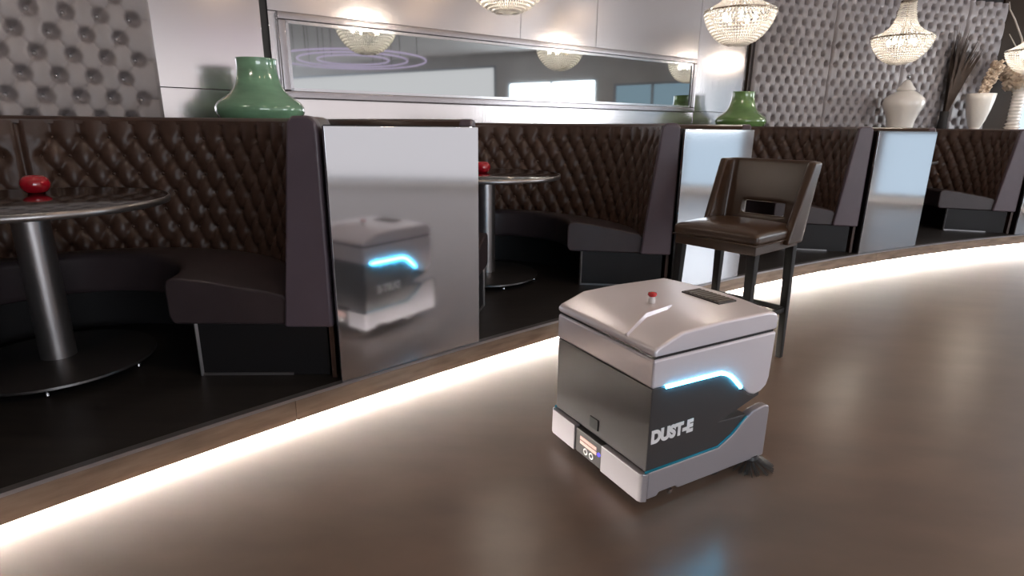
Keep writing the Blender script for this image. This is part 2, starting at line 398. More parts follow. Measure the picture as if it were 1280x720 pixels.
# purple light rings and round lamps added to warm the walkway
for k, rr_ in enumerate((0.62, 0.95, 1.28)):
    mb = MB().tube([(3.65+rr_*math.cos(2*PI*i/48), 1.67+rr_*math.sin(2*PI*i/48), 0) for i in range(48)], 0.013, 6, True)
    o = mb.build('ring_light', 'neon', smooth=True); o.location.z = 2.60
    tag(o, ['small purple ring light on the ceiling', 'middle purple ring light on the ceiling', 'large purple ring light hung from the ceiling'][k], 'light', 'purple ceiling rings')
    for i in range(4): MB().bar((3.65+rr_*math.cos(PI/2*i), 1.67+rr_*math.sin(PI/2*i), 0.0), (3.65+rr_*math.cos(PI/2*i), 1.67+rr_*math.sin(PI/2*i), ZC-2.60), 0.006, 0.006).build('hanger', 'black', o)
dl = None
for s, d in [(-1.2, -1.2), (0.8, -1.3), (2.8, -1.4), (4.9, -1.6), (7.0, -1.8), (1.6, -3.6), (4.0, -3.8), (6.4, -4.0)]:
    p = P(s, d, ZC)
    if dl is None:
        dl = thing('added_fill_light', 'round fill light added in the ceiling over the walkway', 'light', p, 0, 'added ceiling lights')
        MB().lathe([(0.06, -0.012), (0.085, -0.012), (0.085, 0.0), (0.06, 0.0), (0.06, -0.012)], 20, cap=False).build('rim', 'frame', dl)
        MB().lathe([(0.0, -0.004), (0.06, -0.004)], 20, cap=False).build('lens', 'down', dl)
    else: dup(dl, p, 0)

# ================================================================== MIRROR ON THE WALL
a, r, ln = facet(-0.382, 4.17)
mir = thing('wall_mirror', 'long low tinted mirror in a silver frame on the metal wall', 'mirror', a+Vector((0, 0, 1.50)), r)
mir.rotation_euler.x = math.radians(-0.9); mir.location += Vector((math.sin(r), -math.cos(r), 0))*0.012
mx0, mx1, mz0, mz1 = 0.055, ln-0.06, 0.0, 0.63
MB().box(mx0+0.06, mx1-0.06, -0.030, -0.012, mz0+0.05, mz1-0.05).build('mirror_glass', 'mirror', mir)
fw = 0.058
def rail(nm, x0, x1, z0, z1):
    MB().box(x0, x1, -0.055, -0.003, z0, z1).build(nm, 'frame', mir, bevel=0.008, seg=2)
rail('frame_rail', mx0, mx1, mz1-fw, mz1); rail('frame_rail', mx0, mx1, mz0, mz0+fw)
rail('frame_rail', mx0, mx0+fw, mz0+fw, mz1-fw); rail('frame_rail', mx1-fw, mx1, mz0+fw, mz1-fw)
q = MB()
for x0, x1, z0, z1 in ((mx0+fw, mx1-fw, mz1-fw-0.022, mz1-fw), (mx0+fw, mx1-fw, mz0+fw, mz0+fw+0.022), (mx0+fw, mx0+fw+0.022, mz0+fw, mz1-fw), (mx1-fw-0.022, mx1-fw, mz0+fw, mz1-fw)):
    q.box(x0, x1, -0.042, -0.012, z0, z1)
q.build('inner_lip', 'chrome', mir)

# ================================================================== BOOTHS
VC, T0, T1 = 0.96, -PI/4, PI*5/4
def ring(r, th, z): return (r*math.cos(th), VC+r*math.sin(th), z)
ZT = 1.185                                            # top of the backrest above the platform
BA, BB, ZROW, MG = 0.137, 0.108, 1.075, 0.15
ARC = (T1-T0)*1.13
XS = ARC*(84+45)/270.0                                # seam in the middle of the back
def r_in(z): return 1.075+(1.165-1.075)*(z-0.36)/(ZT-0.36)
def booth(label, loc, rz, single):
    b = thing('curved_booth', label, 'booth', loc, rz, 'curved leather booths')
    def hb(xa, z):
        y = z-ZROW; xs = abs(xa-XS); x = xs-MG
        if y > 0:
            f = abs(math.sin(PI*x/BA)) if x > -BA/2 else 1.0
            h = 0.026*f**0.6*(1-0.3*min(1, y/0.1))
        else:
            u1 = x/BA+y/(2*BB); u2 = x/BA-y/(2*BB)
            f = abs(math.sin(PI*u1))*abs(math.sin(PI*u2)); h = 0.028*f**0.5
            k = min(1, max(0, (-BA*0.45-x)/0.03)); h = h*(1-k)+0.024*k
        j = round(-y/BB)
        for jj in (j-1, j, j+1):
            if jj < 0: continue
            o = -BA/2 if jj % 2 else 0
            i = round((x-o)/BA)
            if i < 0: continue
            h -= 0.020*math.exp(-((x-i*BA-o)**2+(y+jj*BB)**2)/0.022**2)
        return h-0.03*math.exp(-(xs/0.012)**2)
    mb = MB(); nu, nv = 430, 68
    def fn(u, v):
        th = T0+u*(T1-T0); z = 0.36+v*(ZT-0.015-0.36)
        e = min(1, min(u, 1-u)*ARC/0.05)
        return ring(r_in(z)-hb(u*ARC, z)*e, th, z)
    mb.grid(nu, nv, fn)
    back = mb.build('backrest', 'brown_leather', b, smooth=True, fix=False)
    back.data.flip_normals()
    # rolled top and outer shell
    mb = MB(); sec = [(1.150, ZT-0.03), (1.152, ZT-0.008), (1.168, ZT+0.004), (1.20, ZT+0.012), (1.245, ZT+0.010), (1.268, ZT), (1.276, ZT-0.02), (1.276, 0.0), (1.255, 0.0), (1.255, ZT-0.05)]
    k = len(sec); n_ = 90; vs = []
    for i in range(n_+1):
        th = T0+(T1-T0)*i/n_; vs += [ring(r_, th, z) for r_, z in sec]
    fs = [(i*k+j, (i+1)*k+j, (i+1)*k+(j+1) % k, i*k+(j+1) % k) for i in range(n_) for j in range(k)]
    fs += [tuple(range(k)), tuple(n_*k+j for j in range(k))]
    mb.add(vs, fs); mb.build('outer_shell', 'brown_leather', b, smooth='auto')
    # upholstered end faces
    for th, sg in ((T0, -1), (T1, 1)):
        sec = [(1.062, 0.262), (1.150, ZT-0.05), (1.156, ZT-0.01), (1.175, ZT+0.012), (1.25, ZT+0.014), (1.278, ZT-0.008), (1.284, ZT-0.05), (1.284, 0.262)]
        vs = []
        for t in (0.035, -0.035):
            for r_, z in sec:
                q_ = Vector(ring(r_, th, z)); tg = Vector((-math.sin(th), math.cos(th), 0))*sg
                vs.append(q_+tg*t)
        k = len(sec)
        MB().add(vs, [tuple(range(k)), tuple(range(2*k-1, k-1, -1))]+[(j, k+j, k+(j+1) % k, (j+1) % k) for j in range(k)]).build('end_panel', 'plum_leather', b, bevel=0.014, seg=3)
    # seat cushion, raked towards the back
    sec = [(0.530, 0.275), (0.520, 0.30), (0.518, 0.445), (0.530, 0.472), (0.56, 0.484), (0.70, 0.470), (1.00, 0.418), (1.055, 0.405), (1.078, 0.385), (1.082, 0.28), (1.07, 0.262), (0.545, 0.262)]
    k = len(sec); n_ = 80; vs = []
    for i in range(n_+1):
        th = T0+(T1-T0)*i/n_; vs += [ring(r_, th, z) for r_, z in sec]
    fs = [(i*k+j, (i+1)*k+j, (i+1)*k+(j+1) % k, i*k+(j+1) % k) for i in range(n_) for j in range(k)]
    fs += [tuple(range(k)), tuple(n_*k+j for j in range(k))]
    MB().add(vs, fs).build('seat_cushion', 'seat_leather', b, smooth='auto', angle=60, bevel=0.012, seg=3)
    # recessed plinth
    vs = []; n_ = 60
    for i in range(n_+1):
        u = i/n_; th = T0+0.03+(T1-T0-0.06)*u; ri = 0.62+0.15*math.sin(PI*u)**0.5
        vs += [ring(ri, th, 0), ring(1.235, th, 0), ring(1.235, th, 0.263), ring(ri, th, 0.263)]
    fs = [(i*4+j, (i+1)*4+j, (i+1)*4+(j+1) % 4, i*4+(j+1) % 4) for i in range(n_) for j in range(4)]
    fs += [(0, 1, 2, 3), (n_*4+3, n_*4+2, n_*4+1, n_*4)]
    pl = MB().add(vs, fs).build('plinth', 'plinth', b, smooth='auto')
    for th, sg in ((T0+0.03, -1), (T1-0.03, 1)):
        q = MB(); tg = Vector((-math.sin(th), math.cos(th), 0))*sg*0.004
        q.bar(Vector(ring(0.625, th, 0.006))+tg, Vector(ring(1.06, th, 0.006))+tg, 0.008, 0.012)
        q.bar(Vector(ring(0.63, th, 0.0))+tg, Vector(ring(0.63, th, 0.262))+tg, 0.014, 0.014)
        q.build('plinth_trim', 'edge', pl)
    # leather buttons
    bt = MB().lathe([(0.0, -0.005), (0.009, -0.003), (0.011, 0.001), (0.007, 0.005), (0.0, 0.006)], 8)
    spots = []
    for j in range(6):
        for sg in (-1, 1):
            for i in range(40):
                x = XS+sg*(MG+i*BA-(BA/2 if j % 2 else 0))
                if 0.03 < x < ARC-0.03: spots.append((T0+x/ARC*(T1-T0), ZROW-j*BB))
    if single:
        me = None
        for th, z in spots:
            if me is None:
                q = bt.build('button', 'brown_leather', back, smooth=True); me = q.data
            else:
                q = bpy.data.objects.new('button', me); COL.objects.link(q); q.parent = back
            q.location = ring(r_in(z)+0.012, th, z); q.rotation_euler = (PI/2, 0, th-PI/2)
    else:
        mb = MB()
        for th, z in spots:
            c = Vector(ring(r_in(z)+0.012, th, z)); ra = Vector((math.cos(th), math.sin(th), 0)); tg = Vector((-math.sin(th), math.cos(th), 0))
            mb.add([c+tg*v[0]+Vector((0, 0, v[1]))-ra*v[2] for v in bt.v], bt.f)
        q = mb.build('buttons', 'brown_leather', back, smooth=True); q['kind'] = 'stuff'
    return b
SC = [-1.96, 0.62, 3.20, 5.99]
booth('brown tufted curved booth with the table whose red candle stands in front of its backrest', P(SC[0], 0, ZP), rot(SC[0]), True)
b2 = booth('brown tufted curved booth below the wall mirror, between two mirrored partitions', P(SC[1], 0, ZP), rot(SC[1]), False)
dup(b2, P(SC[2], 0, ZP), rot(SC[2]), 'brown tufted curved booth behind the black bar stool')
dup(b2, P(SC[3], 0, ZP), rot(SC[3]), 'brown tufted curved booth at the far end below the white vases')

# partitions between the booths (front panel, wedge body) and ledges behind the backrests
PART = [(-1.07, -0.25, 'mirrored grey partition panel between the candle table booth and the booth below the mirror'),
        (1.49, 2.30, 'pale mirrored partition panel right behind the black bar stool'),
        (4.10, 5.06, 'pale mirrored partition panel below the lidded white urn'),
        (6.88, 7.80, 'pale mirrored partition panel at the far end of the booth row')]
for i, (sa, sb, lab) in enumerate(PART):
    sm = (sa+sb)/2
    p = thing('partition', lab, 'partition', P(sm, 0, ZP), rot(sm), 'mirrored booth partitions')
    hw = (sb-sa)/2
    MB().box(-hw, hw, 0.0, 0.018, 0.004, 1.158).build('front_panel', 'panel', p, bevel=0.002, seg=1)
    cl = SC[i]-sm; cr = (SC[i+1]-sm) if i < 3 else 2.63
    poly = [(-hw+0.006, 0.018), (hw-0.006, 0.018)]
    rr_ = 1.296
    pr = [(cr-rr_*math.cos(t), VC-rr_*math.sin(t)) for t in [math.radians(x) for x in (44, 38, 32, 26, 21)]]
    plft = [(cl+rr_*math.cos(t), VC-rr_*math.sin(t)) for t in [math.radians(x) for x in (21, 26, 32, 38, 44)]]
    pr = [q for q in pr if q[1] > 0.03 and q[0] < hw-0.004]; plft = [q for q in plft if q[1] > 0.03 and q[0] > -hw+0.004]
    MB().prism(poly+pr+plft, 0.004, 1.150).build('body', 'black', p)
    MB().prism(poly+pr+plft, 1.150, 1.162).build('top_cap', 'plinth', p)
def ledge(nm, s_l, s_r, lab):
    pts = []
    for t in range(100, 16, -7): pts.append((s_l+1.292*math.cos(math.radians(t)), VC+1.292*math.sin(math.radians(t))))
    if s_r is not None:
        pts = [q for q in pts if q[0] < (s_l+s_r)/2-0.004]
        right = [(s_l+s_r-q[0], q[1]) for q in reversed(pts)]
        end = right[-1][0]
    else:
        pts = [q for q in pts if q[0] < s_l+1.31]; right = [(s_l+1.33, 0.35), (11.0, 0.35)]; end = 11.0
    low = pts+right
    lo = [tuple(P(s, d)[:2]) for s, d in low]
    up = []
    k = 14
    for i in range(k+1):
        s = end+(low[0][0]-end)*i/k
        j = max(x for x in range(nk-1) if knots[x] <= s); A_, B_ = P(knots[j], WD-0.10), P(knots[j+1], WD-0.10)
        f = (s-knots[j])/(knots[j+1]-knots[j]); up.append(tuple((A_+(B_-A_)*f)[:2]))
    struct(MB().prism(lo+up, ZP+1.13, ZP+1.16).build(nm, 'plinth'), lab)
ledge('trim_3', SC[0], SC[1], 'dark ledge behind the booth backs under the green vase')
ledge('trim_4', SC[1], SC[2], 'dark ledge behind the booth backs under the mirror')
ledge('trim_5', SC[2], SC[3], 'dark ledge behind the booth backs under the olive vase')
ledge('trim_6', SC[3], None, 'dark ledge behind the booth backs under the white vases')

# ================================================================== TABLES
TV, TZ, TR = 1.13, 0.82, 0.568
def table(label, s, v=TV):
    t = thing('pedestal_table', label, 'table', P(s, v, ZP), rot(s), 'round pedestal tables in the booths')
    MB().lathe([(0.0, TZ-0.026), (TR-0.008, TZ-0.026), (TR-0.004, TZ-0.022), (TR-0.004, TZ-0.003), (TR-0.012, TZ), (0.0, TZ)], 64).build('table_top', 'table_top', t, smooth='auto')
    MB().lathe([(TR-0.004, TZ-0.032), (TR+0.004, TZ-0.030), (TR+0.006, TZ-0.016), (TR+0.004, TZ-0.002), (TR-0.004, TZ)], 64, cap=False).build('edge_band', 'table_steel', t, smooth=True)
    MB().lathe([(0.074, 0.045), (0.074, TZ-0.05), (0.16, TZ-0.04), (0.16, TZ-0.026)], 32).build('post', 'table_steel', t, smooth='auto')
    MB().lathe([(0.0, 0.028), (0.405, 0.028), (0.412, 0.033), (0.410, 0.043), (0.39, 0.048), (0.08, 0.056), (0.0, 0.056)], 64).build('base_plate', 'table_base', t, smooth='auto')
    for k in range(6):
        a = k*PI/3+0.25
        MB().lathe([(0.009, 0.0), (0.012, 0.004), (0.010, 0.016), (0.007, 0.018), (0.007, 0.030)], 10, (0.385*math.cos(a), 0.385*math.sin(a), 0)).build('foot', 'chrome', t, smooth='auto')
    return t
t1 = table('round dark pedestal table with a red candle holder and wide footed base plate', SC[0])
dup(t1, P(SC[1], TV, ZP), rot(SC[1]), 'round dark pedestal table in the booth below the mirror')
dup(t1, P(SC[2], TV, ZP), rot(SC[2]), 'round dark pedestal table in the booth behind the bar stool')
dup(t1, P(SC[3], TV, ZP), rot(SC[3]), 'round dark pedestal table in the far booth below the white vases')
def candle(label, loc):
    c = thing('candle_holder', label, 'candle holder', loc, 0, 'red glass candle holders')
    MB().lathe([(0.0, 0.0), (0.035, 0.0), (0.048, 0.008), (0.060, 0.026), (0.064, 0.046), (0.058, 0.066), (0.046, 0.080), (0.040, 0.084), (0.036, 0.082), (0.042, 0.066), (0.046, 0.045), (0.040, 0.02), (0.0, 0.014)], 28).build('glass_bowl', 'red_glass', c, smooth=True)
    MB().lathe([(0.0, 0.0145), (0.018, 0.0145), (0.018, 0.034), (0.0, 0.034)], 16).build('tealight', 'wax', c, smooth='auto')
candle('round red glass candle holder on the table in front of the widest tufted backrest', at_z(46, 241, ZP+TZ))
candle('small red glass candle holder peeking out beside the grey partition panel', at_z(603, 216, ZP+TZ))

# ================================================================== VASES ON THE LEDGES
ZL = ZP+1.16
def vase(name, label, loc, prof, m, sc=1.0, cat='vase', group=None):
    o = MB().lathe([(r_*sc, z*sc) for r_, z in prof], 48).build(name, m, smooth=True); o.location = loc
    return tag(o, label, cat, group)
GV = [(0.0, 0.0), (0.20, 0.0), (0.235, 0.012), (0.275, 0.045), (0.293, 0.085), (0.293, 0.115), (0.275, 0.145), (0.235, 0.175), (0.195, 0.205), (0.165, 0.24), (0.148, 0.28), (0.136, 0.33), (0.130, 0.38), (0.131, 0.425), (0.134, 0.435), (0.126, 0.436), (0.120, 0.40), (0.125, 0.33), (0.14, 0.27), (0.0, 0.2)]
vase('glass_vase', 'wide green glass vase with a short neck beside the wall mirror', P(-0.63, 1.97, ZL), GV, 'green_glass', 1.0, group='green vases')
vase('glass_vase', 'olive green glass vase above the partition behind the bar stool', P(4.50, 1.97, ZL), GV, 'olive_glass', 1.02, group='green vases')
urn = thing('lidded_urn', 'white lidded ceramic urn in front of the tufted wall', 'urn', P(7.28, 1.97, ZL))
MB().lathe([(0.0, 0.0), (0.15, 0.0), (0.165, 0.02), (0.165, 0.06), (0.175, 0.14), (0.21, 0.25), (0.25, 0.33), (0.263, 0.39), (0.25, 0.445), (0.20, 0.495), (0.14, 0.535), (0.105, 0.555), (0.0, 0.555)], 40).build('urn_body', 'ceramic', urn, smooth=True)
MB().lathe([(0.0, 0.556), (0.11, 0.556), (0.122, 0.57), (0.115, 0.585), (0.085, 0.62), (0.06, 0.66), (0.03, 0.70), (0.0, 0.70)], 32).build('urn_lid', 'ceramic', urn, smooth=True)
MB().lathe([(0.012, 0.70), (0.01, 0.715), (0.026, 0.735), (0.026, 0.75), (0.01, 0.77), (0.0, 0.775)], 16).build('finial', 'chrome', urn, smooth=True)

def blob_cluster(mb, c, rx, rz, n, size):
    for _ in range(n):
        a = random.uniform(0, 2*PI); q = random.uniform(-1, 1); k = random.uniform(0.5, 1)**0.5
        x = c[0]+rx*k*math.cos(a)*math.sqrt(1-q*q); y = c[1]+rx*k*math.sin(a)*math.sqrt(1-q*q); z = c[2]+rz*k*q
        s_ = size*random.uniform(0.6, 1.3); ax = random.uniform(0, PI)
        vs = [(x+s_*math.cos(ax), y+s_*math.sin(ax), z), (x-s_*math.sin(ax), y+s_*math.cos(ax), z), (x-s_*math.cos(ax), y-s_*math.sin(ax), z), (x+s_*math.sin(ax), y-s_*math.cos(ax), z), (x, y, z+s_), (x, y, z-s_)]
        mb.add(vs, [(0, 1, 4), (1, 2, 4), (2, 3, 4), (3, 0, 4), (1, 0, 5), (2, 1, 5), (3, 2, 5), (0, 3, 5)])
gob = thing('goblet_vase', 'white goblet shaped vase with a dried cream flower leaning out', 'vase', P(8.72, 2.0, ZL), rot(8.7))
MB().lathe([(0.0, 0.0), (0.10, 0.0), (0.105, 0.02), (0.065, 0.05), (0.08, 0.075), (0.115, 0.17), (0.155, 0.33), (0.18, 0.47), (0.19, 0.56), (0.178, 0.562), (0.16, 0.46), (0.0, 0.30)], 36).build('goblet', 'ceramic', gob, smooth=True)
mb = MB()
for t in range(10): blob_cluster(mb, (0.02+0.022*t, 0, 0.56+0.048*t), 0.06+0.004*t, 0.05, 26, 0.028)
q = mb.build('flower_head', 'flower', gob); q['kind'] = 'stuff'
MB().tube([(0.0, 0, 0.32), (0.03, 0, 0.56), (0.2, 0, 0.95)], 0.01, 6).build('stem', 'twig', gob, smooth=True)
can = thing('candlestick_vase', 'turned white column vase holding a large cream flower ball and bare twigs', 'vase', P(9.42, 2.0, ZL), rot(9.4))
pf = [(0.0, 0.0), (0.12, 0.0), (0.12, 0.03), (0.07, 0.045), (0.11, 0.075), (0.075, 0.10), (0.10, 0.125), (0.07, 0.15)]
for k in range(9): pf += [(0.078, 0.17+0.05*k), (0.088, 0.185+0.05*k), (0.078, 0.205+0.05*k)]
pf += [(0.11, 0.64), (0.12, 0.66), (0.0, 0.66)]
MB().lathe(pf, 28).build('column', 'ceramic', can, smooth='auto')
mb = MB(); blob_cluster(mb, (0.04, 0, 0.86), 0.30, 0.26, 520, 0.05)
q = mb.build('flower_ball', 'flower', can); q['kind'] = 'stuff'
def branch(pts, r): MB().tube(pts, [r*(1-0.6*i/(len(pts)-1)) for i in range(len(pts))], 6).build('twig', 'twig', can, smooth=True)
branch([(0, 0, 0.7), (-0.10, 0, 1.1), (-0.20, 0.0, 1.35), (-0.40, 0.02, 1.62), (-0.56, 0.0, 1.74), (-0.60, 0, 1.84)], 0.018)
branch([(-0.10, 0, 1.08), (-0.28, 0.03, 1.28), (-0.40, 0.05, 1.42)], 0.012)
branch([(0.02, 0, 0.9), (0.03, 0, 1.3), (0.0, 0.0, 1.58), (0.04, 0.0, 1.80), (0.05, 0, 2.0)], 0.018)
branch([(0.0, 0, 1.58), (-0.10, 0.02, 1.72), (-0.14, 0.02, 1.84)], 0.012)
branch([(0.05, 0, 0.9), (0.16, 0, 1.35), (0.30, 0.0, 1.62), (0.40, 0.0, 1.85)], 0.017)
# dark blurry shape behind the white vases, built as a fan of blades
fan = thing('dark_fan', 'dark brown fan of blades behind the white goblet vase', 'plant', P(8.35, 2.2, ZL), rot(8.4))
MB().lathe([(0.0, 0.0), (0.06, 0.0), (0.07, 0.02), (0.055, 0.2), (0.06, 0.3), (0.045, 0.3), (0.0, 0.05)], 20).build('holder', 'backing', fan, smooth=True)
for k in range(110):
    a = random.uniform(-0.12, 0.78); ln_ = random.uniform(0.55, 1.35); y = random.uniform(-0.04, 0.04)
    top = (ln_*math.sin(a)*0.62, y+0.02, 0.25+ln_*math.cos(a)); mid = (top[0]*0.4, y, 0.25+(top[2]-0.25)*0.55); wv = random.uniform(0.015, 0.04)
    nrm = Vector((math.cos(a), 0, -math.sin(a)))*wv
    b0 = Vector((random.uniform(-.02, .02), y*0.4, 0.22)); md = Vector(mid); tp = Vector(top)
    MB().add([b0-nrm*0.3, b0+nrm*0.3, md+nrm, md-nrm, tp, b0+Vector((0, .006, 0)), md+Vector((0, .008, 0))], [(0, 1, 2, 3), (3, 2, 4), (0, 3, 6, 5), (1, 5, 6, 2), (3, 4, 6), (2, 6, 4)]).build('blade', 'fan_brown', fan)

# ================================================================== CHANDELIERS
def chandelier(label, loc):
    c = thing('chandelier', label, 'chandelier', loc, 0, 'beaded basket chandeliers over the tables')
    top = [(0.075, 0.66), (0.082, 0.60), (0.095, 0.52), (0.115, 0.45), (0.150, 0.39), (0.205, 0.345), (0.270, 0.312), (0.318, 0.288)]
    bowl = [(0.318, 0.272), (0.310, 0.235), (0.288, 0.180), (0.255, 0.125), (0.215, 0.075), (0.165, 0.035), (0.110, 0.010), (0.085, 0.0)]
    def strands(name, prof, n, size):
        mb = MB()
        pts = []
        for i in range(len(prof)-1):
            (r0, z0), (r1, z1) = prof[i], prof[i+1]; d_ = math.hypot(r1-r0, z1-z0)
            pts.append((r0, z0, d_, r1, z1))
        tot = sum(p_[2] for p_ in pts); nb = int(tot/(size*1.9))
        for k in range(n):
            a = 2*PI*k/n
            for q_ in range(nb+1):
                t = tot*q_/nb
                for r0, z0, d_, r1, z1 in pts:
                    if t <= d_+1e-6: break
                    t -= d_
                f = min(1, t/d_); r_ = r0+(r1-r0)*f; z = z0+(z1-z0)*f
                x, y = r_*math.cos(a), r_*math.sin(a); w_ = min(size, r_*PI/n*1.1)
                ux, uy = -math.sin(a)*w_, math.cos(a)*w_; vx, vy = math.cos(a)*size*0.8, math.sin(a)*size*0.8
                mb.add([(x+ux, y+uy, z), (x+vx, y+vy, z), (x-ux, y-uy, z), (x-vx, y-vy, z), (x, y, z+size), (x, y, z-size)],
                       [(0, 1, 4), (1, 2, 4), (2, 3, 4), (3, 0, 4), (1, 0, 5), (2, 1, 5), (3, 2, 5), (0, 3, 5)])
        q_ = mb.build(name, 'bead', c, fix=False); q_['kind'] = 'stuff'
    strands('neck_strands', top, 44, 0.0125); strands('bowl_strands', bowl, 60, 0.0160)
    MB().tube([(0.320*math.cos(2*PI*i/40), 0.320*math.sin(2*PI*i/40), 0.280) for i in range(40)], 0.009, 8, True).build('ring_band', 'brass', c, smooth=True)
    MB().lathe([(0.0, 0.655), (0.08, 0.655), (0.085, 0.665), (0.08, 0.685), (0.03, 0.70), (0.012, 0.72), (0.0, 0.72)], 24).build('crown', 'brass', c, smooth='auto')
    MB().lathe([(0.0, -0.022), (0.03, -0.018), (0.05, -0.006), (0.088, 0.0), (0.088, 0.006), (0.0, 0.006)], 20).build('bottom_cap', 'bead', c, smooth='auto')
    top_z = ZC-loc[2]
    MB().tube([(0, 0, 0.715), (0, 0, top_z-0.03)], 0.006, 6).build('chain', 'brass', c)
    MB().lathe([(0.05, top_z-0.04), (0.06, top_z-0.01), (0.06, top_z)], 20).build('ceiling_rose', 'brass', c, smooth='auto')
    MB().tube([(0, 0, 0.20), (0, 0, 0.66)], 0.008, 6).build('stem', 'brass', c)
    for k in range(5):
        a = 2*PI*k/5
        bl = MB().lathe([(0.0, 0.0), (0.012, 0.004), (0.022, 0.025), (0.020, 0.045), (0.008, 0.07), (0.0, 0.082)], 12, (0.14*math.cos(a), 0.14*math.sin(a), 0.20)).build('bulb', 'bulb', c, smooth=True)
        MB().tube([(0, 0, 0.20), (0.07*math.cos(a), 0.07*math.sin(a), 0.175), (0.14*math.cos(a), 0.14*math.sin(a), 0.195)], 0.006, 6).build('arm', 'brass', c, smooth=True)
    return c
CHZ = 2.08
c1 = chandelier('beaded basket chandelier over the table with the red candle', P(-1.96, 1.0, CHZ))
c2 = dup(c1, P(0.70, 0.98, CHZ), 0.3, 'beaded basket chandelier over the table below the mirror')
dup(c1, P(3.22, 0.98, CHZ), 0.7, 'beaded basket chandelier over the booth behind the bar stool')
dup(c1, P(5.95, 1.12, CHZ), 1.1, 'beaded basket chandelier hanging in front of the tufted wall above the white urn')
dup(c1, P(8.45, 1.2, CHZ), 1.5, 'beaded basket chandelier beside the dried flowers')

# ================================================================== BAR STOOL
st = thing('bar_stool', 'dark brown leather bar stool with wrapped backrest and black legs', 'stool', (1.265, 3.215, 0), 0)
FA = math.radians(40.5+180)                           # facing direction
st.rotation_euler.z = FA+PI/2                         # local -y is the front
hw, hd = 0.235, 0.225
# local frame: -y front, +x to the sitter's left when seen from the front
def seat_fn(mb, x0, x1, y0, y1, z0, z1, crown, n=14):
    def top(u, v):
        x = x0+(x1-x0)*u; y = y0+(y1-y0)*v
        c = crown*(1-(2*u-1)**4)*(1-(2*v-1)**4)
        return (x, y, z1-crown+c)
    mb.grid(n, n, top); o = len(mb.v)-n*n
    per = [i for i in range(n)]+[j*n+n-1 for j in range(1, n)]+[(n-1)*n+i for i in range(n-2, -1, -1)]+[j*n for j in range(n-2, 0, -1)]
    base = len(mb.v); mb.v += [(mb.v[o+i][0], mb.v[o+i][1], z0) for i in per]; m_ = len(per)
    mb.f += [(o+per[k], base+k, base+(k+1) % m_, o+per[(k+1) % m_]) for k in range(m_)]
    mb.f.append(tuple(base+k for k in range(m_)))
    return mb
seat_fn(MB(), -hw-0.015, hw+0.015, -hd-0.03, hd, 0.728, 0.815, 0.028).build('seat', 'stool_leather', st, bevel=0.022, seg=4)
MB().box(-hw-0.005, hw+0.005, -hd-0.015, hd+0.01, 0.675, 0.729).build('apron', 'stool_leather', st, bevel=0.006)
mb = MB().tube([(-hw-0.014, -hd-0.029, 0.729), (hw+0.014, -hd-0.029, 0.729), (hw+0.014, hd, 0.729), (-hw-0.014, hd, 0.729)], 0.005, 6, True)
mb.build('piping', 'stool_leather', st, smooth=True)
# backrest: one sheet wrapped round three sides, with a slot, thickened
zb0, zb1 = 0.70, 1.135
nt_, nz_ = 41, 19
def bk(u, v):
    z = zb0+(zb1-zb0)*v
    wl = 0.20-0.085*v; lean = 0.085*v**1.2; W_ = hw+0.012+0.012*v
    Lb = 2*W_; tot = 2*wl+Lb; t = u*tot; rc = 0.05
    if t < wl: x, y = -W_, hd+0.03-wl+t
    elif t > wl+Lb: x, y = W_, hd+0.03-(t-wl-Lb)
    else: x, y = -W_+(t-wl), hd+0.03
    # round the corners
    for sx in (-1, 1):
        cx_, cy_ = sx*(W_-rc), hd+0.03-rc
        if sx*x > W_-rc-1e-6 and y > cy_-1e-6:
            dx, dy = x-cx_, y-cy_; m_ = max(abs(dx), abs(dy)); l_ = math.hypot(dx, dy)
            if l_ > 1e-6: x, y = cx_+dx/l_*m_, cy_+dy/l_*m_
    return (x, y+lean, z)
def slot(i, j):
    u = (i+0.5)/(nt_-1); v = (j+0.5)/(nz_-1); z = zb0+(zb1-zb0)*v
    return 0.345 < u < 0.645 and 0.822 < z < 0.885
o = MB().grid(nt_, nz_, bk, slot).build('backrest', 'stool_leather', st, smooth=True, fix=False)
sm_ = o.modifiers.new('thick', 'SOLIDIFY'); sm_.thickness = 0.045; sm_.offset = 0.0; sm_.use_even_offset = True
bv = o.modifiers.new('bevel', 'BEVEL'); bv.width = 0.012; bv.segments = 3; bv.limit_method = 'ANGLE'; bv.angle_limit = math.radians(60)
for sx in (-1, 1):
    for y0_, sy in ((-hd+0.015, -1), (hd-0.01, 1)):
        x0_ = sx*(hw-0.02)
        top_, bot_ = 0.024, 0.016; px_, py_ = x0_+sx*0.012, y0_+sy*0.02
        vs = [(x0_+a*top_, y0_+b*top_, 0.70) for a, b in ((-1, -1), (1, -1), (1, 1), (-1, 1))]+[(px_+a*bot_, py_+b*bot_, 0.0) for a, b in ((-1, -1), (1, -1), (1, 1), (-1, 1))]
        MB().add(vs, [(0, 1, 2, 3), (7, 6, 5, 4), (0, 4, 5, 1), (1, 5, 6, 2), (2, 6, 7, 3), (3, 7, 4, 0)]).build('leg', 'stool_wood', st, bevel=0.003, seg=1)
xr, yf, yb = hw-0.013, -hd+0.004, hd+0.002
for a_, b_, z_ in (((-xr, yf), (xr, yf), 0.26), ((-xr, yb), (xr, yb), 0.30), ((-xr, yf), (-xr, yb), 0.30), ((xr, yf), (xr, yb), 0.30)):
    MB().bar((*a_, z_), (*b_, z_), 0.020, 0.030).build('stretcher', 'stool_wood', st, bevel=0.003, seg=1)

